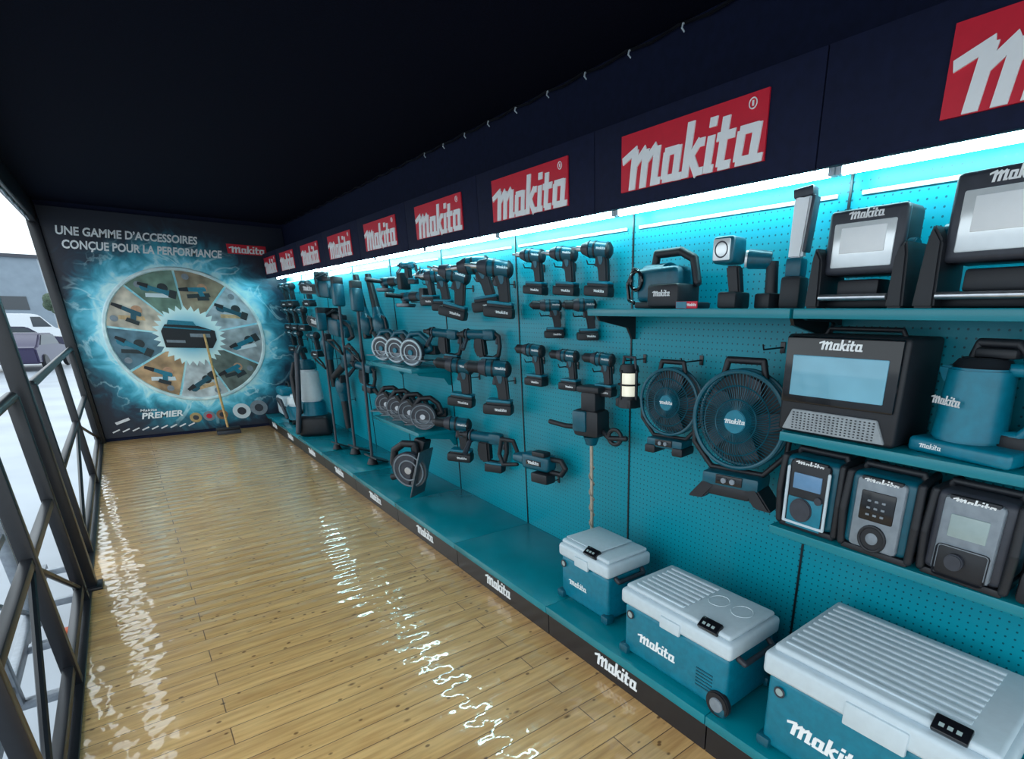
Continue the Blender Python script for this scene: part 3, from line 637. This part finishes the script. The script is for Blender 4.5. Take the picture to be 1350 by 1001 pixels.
put(e,(1.67,.13,1.157))
def radio(label,style):
    e=thing('jobsite_radio',label,'radio','jobsite radios on the lower shelf')
    W,H,D=.19,.24,.16
    b=part(e,'body',MB().box((0,0,H/2+.01),(W,D,H-.02),bev=.02,seg=3),TEAL if style!=3 else DGR)
    part(e,'front_panel',MB().box((0,-D/2-.004,H/2+.008),(W*.72,.02,H*.86),bev=.012),{1:BLK,2:GREY,3:GREY}[style])
    for s in (-1,1):
        part(e,'bumper',MB().tube([(s*W*.51,-D*.45,.02),(s*W*.53,-D*.50,H*.5),(s*W*.51,-D*.45,H-.01),(s*W*.45,D*.3,H+.0),(s*W*.51,D*.45,.02)],.012),BLK)
    part(e,'foot_plate',MB().box((0,0,.01),(W*1.02,D*.95,.02),bev=.006),BLK)
    part(e,'handle',MB().tube([(-W*.45,-.02,H-.01),(-W*.40,-.02,H+.012),(W*.40,-.02,H+.012),(W*.45,-.02,H-.01)],.010),BLK)
    lt=part(e,'logo_strip',MB().box((0,-D/2-.006,H*.92),(W*.6,.012,.028),bev=.004),BLK)
    logo(lt,.095,(0,-D/2-.013,H*.92))
    if style==1:
        part(e,'trim_plate',MB().box((0,-D/2-.014,H*.28),(W*.62,.004,H*.40),bev=.002),TEALB)
        part(e,'display',MB().box((0,-D/2-.014,H*.70),(W*.50,.006,.05),bev=.002),BLUE)
        part(e,'speaker',MB().cyl((-.01,-D/2-.012,H*.32),(-.01,-D/2-.022,H*.32),.038,seg=26,bev=.003),DGR)
        part(e,'knob',MB().cyl((.045,-D/2-.012,H*.5),(.045,-D/2-.022,H*.5),.012,seg=16),DGR)
        part(e,'trim_edge',MB().tube([(-W*.36,-D/2-.014,H*.86),(-W*.36,-D/2-.014,.03),(W*.36,-D/2-.014,.03),(W*.36,-D/2-.014,H*.86)],.005,seg=8),LGR)
    elif style==2:
        part(e,'display',MB().box((0,-D/2-.014,H*.64),(W*.50,.006,.085),bev=.004),BLKG)
        mb=MB()
        for i in range(3):
            for j in range(3): mb.box((-.022+i*.02,-D/2-.018,H*.54+j*.02),(.010,.004,.006),bev=.001)
        part(e,'buttons',mb,GREY)
        part(e,'speaker',MB().torus((0,-D/2-.015,H*.25),.036,.005,seg=30).cyl((0,-D/2-.012,H*.25),(0,-D/2-.016,H*.25),.033,seg=26),BLK)
        part(e,'speaker_cone',MB().cyl((0,-D/2-.014,H*.25),(0,-D/2-.020,H*.25),.020,.012,seg=22),GREY)
    else:
        part(e,'display',MB().box((.0,-D/2-.014,H*.66),(W*.46,.006,.06),bev=.003),LCD)
        part(e,'speaker',MB().box((.0,-D/2-.013,H*.26),(W*.64,.006,H*.36),bev=.01),BLK)
        part(e,'knob',MB().cyl((-.012,-D/2-.012,H*.28),(-.012,-D/2-.03,H*.28),.022,seg=22,bev=.003),DGR)
    return e
put(radio('teal jobsite radio with blue display and black bars',1),(1.63,.81,.832),yaw=-2,scale=1.04)
put(radio('black and teal jobsite radio with round speaker',2),(1.61,.578,.832),yaw=-2,scale=1.04)
put(radio('grey jobsite radio with pale LCD screen',3),(1.61,.345,.832),yaw=-3,scale=1.04)
e=thing('laser_level','small black laser level with green window','laser level')
part(e,'body',MB().box((0,0,.045),(.10,.12,.09),bev=.015),BLK)
part(e,'window',MB().box((0,-.061,.06),(.04,.004,.025),bev=.002),GREEN)
part(e,'cover',MB().box((0,0,.095),(.08,.1,.012),bev=.004),TEAL)
put(e,(1.59,.175,.832))
def worklight(label,W,H):
    e=thing('work_light',label,'work light','work lights on the top shelf')
    hb=H*.34
    part(e,'housing',MB().box((0,.02,hb+(H-hb)/2),(W*.72,.10,H-hb),bev=.016,seg=3),BLK)
    fr=part(e,'lamp_frame',MB().box((0,-.032,hb+(H-hb)/2),(W*.76,.03,(H-hb)*.98),bev=.014,seg=3),DGR)
    part(fr,'reflector',MB().box((0,-.047,hb+(H-hb)*.45),(W*.60,.006,(H-hb)*.66),bev=.004),LAMP,'silver lamp reflector')
    part(fr,'led_panel',MB().box((0,-.051,hb+(H-hb)*.52),(W*.44,.004,(H-hb)*.38),bev=.002),LET)
    logo(fr,W*.34,(0,-.048,hb+(H-hb)*.88))
    for s in (-1,1):
        part(e,'swivel',MB().cyl((s*W*.36,0,hb+(H-hb)*.35),(s*W*.44,0,hb+(H-hb)*.35),.028,seg=20,bev=.003),TEAL)
        part(e,'stand_arm',MB().prism([(s*W*.5,0),(s*W*.34,0),(s*W*.36,hb*1.5),(s*W*.44,hb*1.9),(s*W*.47,hb*1.5)],-.07,.07,bev=.006),BLK)
    part(e,'stand_base',MB().box((0,.02,.02),(W*.8,.09,.035),bev=.01),BLK)
    part(e,'front_bar',MB().cyl((-W*.34,-.065,.03),(W*.34,-.065,.03),.009,seg=14),SILV)
    part(e,'battery',MB().box((0,0,hb*.62),(W*.42,.09,hb*.5),bev=.008),BLK)
    return e
put(worklight('black work light with square lamp on cradle stand',.30,.265),(1.64,.775,ZS),yaw=-4)
put(worklight('large black work light with wide bright lamp',.36,.31),(1.62,.425,ZS),yaw=-6)
e=thing('cordless_inflator','teal and black cordless pump with coiled hose','power tool')
part(e,'body',MB().box((0,0,.075),(.20,.12,.11),bev=.02,seg=3).cyl((-.10,0,.09),(.02,0,.09),.055,seg=24,bev=.008),TEAL)
bb=part(e,'battery',MB().box((.06,-.03,.04),(.15,.10,.07),bev=.01),BLK)
logo(bb,.085,(.06,-.082,.045))
part(e,'handle',MB().tube([(-.07,0,.13),(-.06,0,.175),(.06,0,.175),(.12,0,.15),(.14,0,.08)],.014),BLK)
part(e,'foot_plate',MB().box((.02,0,.012),(.24,.13,.02),bev=.006),BLK)
part(e,'hose',MB().tube([(-.10,-.02,.12),(-.15,-.03,.13),(-.17,-.04,.08),(-.16,-.04,.03),(-.12,-.05,.02)],.007).torus((-.09,-.065,.09),.03,.006,seg=20),BLKG)
put(e,(1.66,1.58,ZS),yaw=-5,scale=1.18)
e=thing('price_tag','small red and blue product tag on the shelf edge','tag')
cd=part(e,'card',MB().box((0,0,.012),(.10,.006,.024),bev=.001),RED)
part(e,'stripe',MB().box((-.022,-.004,.012),(.05,.002,.022),bev=0),TEALB)
logo(cd,.045,(.026,-.004,.012))
put(e,(1.54,1.37,ZS))
e=thing('spot_torch','teal pistol torch with square lamp head','torch')
part(e,'head',MB().box((0,-.03,.185),(.085,.09,.085),bev=.014,seg=3),TEAL)
part(e,'lamp',MB().box((0,-.077,.185),(.066,.006,.066),bev=.004),LAMP)
part(e,'lamp_ring',MB().torus((0,-.079,.185),.024,.003,seg=22,sub=6),DGR)
part(e,'handle',MB().prism([(-.02,.14),(.03,.14),(.045,.05),(.0,.045)],-.018,.018,bev=.006),BLK)
part(e,'battery',MB().box((.012,0,.028),(.075,.10,.055),bev=.009),BLK)
put(e,(1.63,1.245,ZS),yaw=5)
e=thing('hand_torch','small black and teal angled torch','torch')
part(e,'head',MB().cyl((.0,.0,.155),(-.06,-.05,.16),.028,.032,seg=20,bev=.003),TEAL)
part(e,'lens',MB().cyl((-.06,-.05,.16),(-.066,-.055,.1605),.027,seg=20),LAMP)
part(e,'handle',MB().cyl((.005,0,.15),(.012,0,.045),.02,.022,seg=16),BLK)
part(e,'battery',MB().box((.012,0,.025),(.07,.09,.05),bev=.008),BLK)
put(e,(1.68,1.125,ZS),yaw=-10)
e=thing('area_light_stick','tall white tube area lamp with teal base','lamp')
part(e,'base',MB().box((0,0,.05),(.07,.08,.10),bev=.012),BLK)
part(e,'collar',MB().box((0,0,.125),(.055,.06,.06),bev=.01),TEAL)
part(e,'light_bar',MB().prism([(-.025,.15),(.022,.15),(.035,.33),(-.022,.335)],-.022,.018,bev=.008),LET)
part(e,'cap',MB().box((.006,0,.34),(.064,.05,.028),rot=(0,R(-8),0),bev=.006),DGR)
part(e,'side_rail',MB().box((.034,0,.25),(.012,.05,.16),rot=(0,R(5),0),bev=.004),DGR)
put(e,(1.68,1.03,ZS),yaw=10)
# ------------------------------------------------------------ vacuums on the far deck
e=thing('backpack_vacuum','white and black upright backpack vacuum on the deck','vacuum cleaner')
part(e,'tank',MB().cyl((0,0,.34),(0,0,.66),.115,.10,seg=28,bev=.02),WHT)
part(e,'motor_section',MB().cyl((0,0,.18),(0,0,.34),.125,.118,seg=28,bev=.01),TEALB)
part(e,'lid',MB().cyl((0,0,.66),(0,0,.76),.10,.07,seg=28,bev=.015),TEAL)
part(e,'base',MB().box((.02,0,.10),(.34,.30,.20),bev=.04,seg=3),BLK)
part(e,'harness_strap',MB().tube([(.08,-.09,.72),(.13,-.12,.6),(.14,-.12,.4),(.10,-.11,.24)],.024),BLK)
part(e,'harness_strap',MB().tube([(-.08,-.09,.72),(-.12,-.12,.6),(-.12,-.12,.4),(-.08,-.11,.24)],.02),BLK)
part(e,'hose',MB().tube([(0,0,.76),(.08,-.02,.88),(.17,-.04,.82),(.2,-.06,.6),(.19,-.1,.3),(.22,-.14,.06)],.024),DGR)
put(e,(1.48,6.95,ZD),yaw=-20,scale=1.1)
e=thing('canister_vacuum','teal and white compact vacuum canister on the deck','vacuum cleaner')
part(e,'tank',MB().cyl((0,0,.05),(0,0,.22),.15,.15,seg=30,bev=.015),TEALB)
part(e,'head',MB().cyl((0,0,.22),(0,0,.36),.145,.11,seg=30,bev=.03),WHT)
part(e,'handle',MB().tube([(-.09,0,.34),(-.07,0,.40),(.07,0,.40),(.09,0,.34)],.014),BLK)
part(e,'hose',MB().tube([(-.1,-.1,.15),(-.18,-.16,.2),(-.14,-.2,.3),(.02,-.2,.3),(.12,-.18,.1)],.02),DGR)
for sx in (-1,1): part(e,'caster',MB().cyl((sx*.10,-.10,.028),(sx*.10,-.13,.028),.028,seg=16),BLK)
put(e,(1.50,7.75,ZD))
e=thing('canister_vacuum','white dust extractor standing near the end of the deck','vacuum cleaner')
part(e,'tank',MB().box((0,0,.16),(.30,.28,.26),bev=.04,seg=3),LGR)
part(e,'head',MB().box((0,0,.34),(.28,.26,.12),bev=.04,seg=3),TEALB)
part(e,'handle',MB().tube([(-.09,0,.39),(-.07,0,.45),(.07,0,.45),(.09,0,.39)],.014),BLK)
put(e,(1.52,8.34,ZD))
# broom
e=thing('broom','wooden-handled broom leaning on the printed banner','broom');e.location=(.78,8.42,0)
part(e,'handle',MB().cyl((0,0,.08),(-.0,.27,1.22),.013,seg=12),WOODH)
part(e,'brush_head',MB().box((0,0,.07),(.26,.05,.04),bev=.012),BLK)
part(e,'bristles',MB().box((0,0,.026),(.25,.055,.05),bev=.004),DGR)
# ------------------------------------------------------------ railings
def railing(ya,yb,h,label,topm,x=X0-.03,m=STEEL,z0=0):
    e=thing('safety_railing',label,'railing','steel railings along the open side');e.location=(x,ya,z0)
    w=yb-ya
    for y in (0,w/2,w): part(e,'post',MB().box((0,y,h/2),(.05,.05,h),bev=.004),m)
    part(e,'top_rail',MB().tube([(0,0,h),(0,w,h)],.024,seg=12),topm)
    for z in (.08,h*.52): part(e,'rail',MB().box((0,w/2,z),(.035,w,.035),bev=.003),m)
    for a,bb_ in ((.05,w/2),(w-.05,w/2)): part(e,'brace',MB().tube([(0,a,.1),(0,bb_,h*.5)],.013,seg=8),m)
    return e
railing(2.0,3.85,1.10,'black steel side railing with black top bar',STEEL)
railing(4.65,8.6,1.08,'long black steel side railing towards the back',STEEL)
railing(2.3,3.9,1.0,'galvanised folding gate frame outside the side railing',GALV,x=X0-.24,m=GALV,z0=-.1)
e=thing('support_post','black steel stanchion at the open side','post');e.location=(X0-.01,4.02,0)
part(e,'shaft',MB().box((0,0,1.16),(.07,.07,2.32),bev=.006),STEEL)
part(e,'foot_plate',MB().box((0,0,.008),(.11,.13,.016),bev=.002),STEEL)
e=thing('side_step','galvanised steel step frame along the open side','step');e.location=(X0-.18,3.4,-.12)
for sx in (-.1,.1): part(e,'side_beam',MB().box((sx,0,0),(.04,3.0,.05),bev=.004),GALV)
for i in range(6): part(e,'cross_bar',MB().box((0,-1.4+i*.56,0),(.2,.04,.04),bev=.003),GALV)
# ------------------------------------------------------------ outside
single('ground',MB().box((-10,60,-1.0),(120,190,.2),bev=0),mat('wet_asphalt',(.33,.37,.42),.4,var=.15,scale=.8),kind='structure')
def car(label,m,van=False):
    e=thing('van' if van else 'car',label,'van' if van else 'car')
    if van:
        body=[(-2.4,.35),(2.4,.35),(2.45,1.0),(2.1,1.15),(1.5,1.95),(1.2,2.05),(-2.35,2.05),(-2.42,1.2)];win=[(1.0,1.2),(1.95,1.2),(1.5,1.85),(1.0,1.85)]
    else:
        body=[(-2.1,.3),(2.1,.3),(2.15,.65),(1.95,.85),(1.0,.95),(.45,1.42),(-1.1,1.45),(-1.75,1.0),(-2.1,.9)];win=[(-1.5,1.0),(.85,.97),(.38,1.36),(-1.05,1.38)]
    part(e,'body',MB().prism(body,-.85,.85,bev=.06),m)
    part(e,'windows',MB().prism(win,-.87,.87,bev=.01),GLS)
    for x in (-1.35,1.35):
        for s in (-1,1):
            part(e,'wheel',MB().cyl((x,s*.76,.32),(x,s*.90,.32),.32,seg=24,bev=.03),BLK)
    for s in (-1,1): part(e,'headlight',MB().box((2.08,s*.6,.7),(.1,.3,.12),bev=.02),LAMP)
    return e
for i,(x,y,m,v,rz) in enumerate([(-3.1,34,CARB,0,80),(-5.4,32,CARG,0,80),(-5.6,56,CARW,1,20),(-8.6,44,CARG,0,10),(-4.4,46,CARG,0,10),(-11,60,CARW,0,5)]):
    e=car('white delivery van parked on the wet lot' if v else 'parked car on the wet lot, '+('white' if m is CARW else 'dark paint'),m,v)
    e.location=(x,y,-.9);e.rotation_euler=(0,0,R(rz))
e=thing('warehouse_building','grey clad industrial building across the car park','building');e.location=(-21,110,-.9)
part(e,'facade',MB().box((0,0,4.2),(30,10,8.4),bev=0),BUILD)
part(e,'roof_edge',MB().box((0,-.1,8.6),(30.4,10.4,.4),bev=0),DGR)
part(e,'windows',MB().box((0,-5.02,3),(26,.1,1.6),bev=0),GLS)
e=thing('tree','green leafy tree beyond the car park','tree');e.location=(-5,92,-.9)
part(e,'trunk',MB().cyl((0,0,0),(0,0,2.0),.2,.12,seg=10),WOODH)
mb=MB()
for k in range(9): mb.ball((random.uniform(-.8,.8),random.uniform(-.8,.8),2.1+random.uniform(0,1.3)),random.uniform(.5,.8),seg=10)
part(e,'crown',mb,LEAF)
e=thing('orange_item','small orange item outside the side railing','lamp');e.location=(X0-.10,3.6,-.09)  # stands for a small orange cable; no lamp
part(e,'body',MB().box((0,0,.03),(.05,.07,.06),bev=.01),ORNG)
part(e,'arm',MB().box((.04,0,.0),(.06,.03,.02),bev=.003),STEEL)
# ------------------------------------------------------------ light
w=bpy.data.worlds.new('w');S.world=w;w.use_nodes=True
nt=w.node_tree;nt.nodes.clear();o=nt.nodes.new('ShaderNodeOutputWorld');bg=nt.nodes.new('ShaderNodeBackground')
nt.links.new(bg.outputs[0],o.inputs[0]);bg.inputs[0].default_value=(.82,.93,1,1);bg.inputs[1].default_value=1.35
S.view_settings.view_transform='Standard';S.view_settings.look='None';S.view_settings.exposure=.62
# ------------------------------------------------------------ camera
c=bpy.data.cameras.new('camera');c.sensor_fit='HORIZONTAL';c.sensor_width=36;c.lens=705/1350*36
c.shift_x=-.1059;c.shift_y=.1189;c.clip_start=.02;c.clip_end=400
co=bpy.data.objects.new('camera',c);COL.objects.link(co);S.camera=co
f=Vector((.6325,.7025,-.3268)).normalized();r=Vector((.7464,-.6656,.0130));r=(r-f*r.dot(f)).normalized();u=r.cross(f)
co.matrix_world=Matrix(((r.x,u.x,-f.x,0),(r.y,u.y,-f.y,0),(r.z,u.z,-f.z,1.5),(0,0,0,1)))
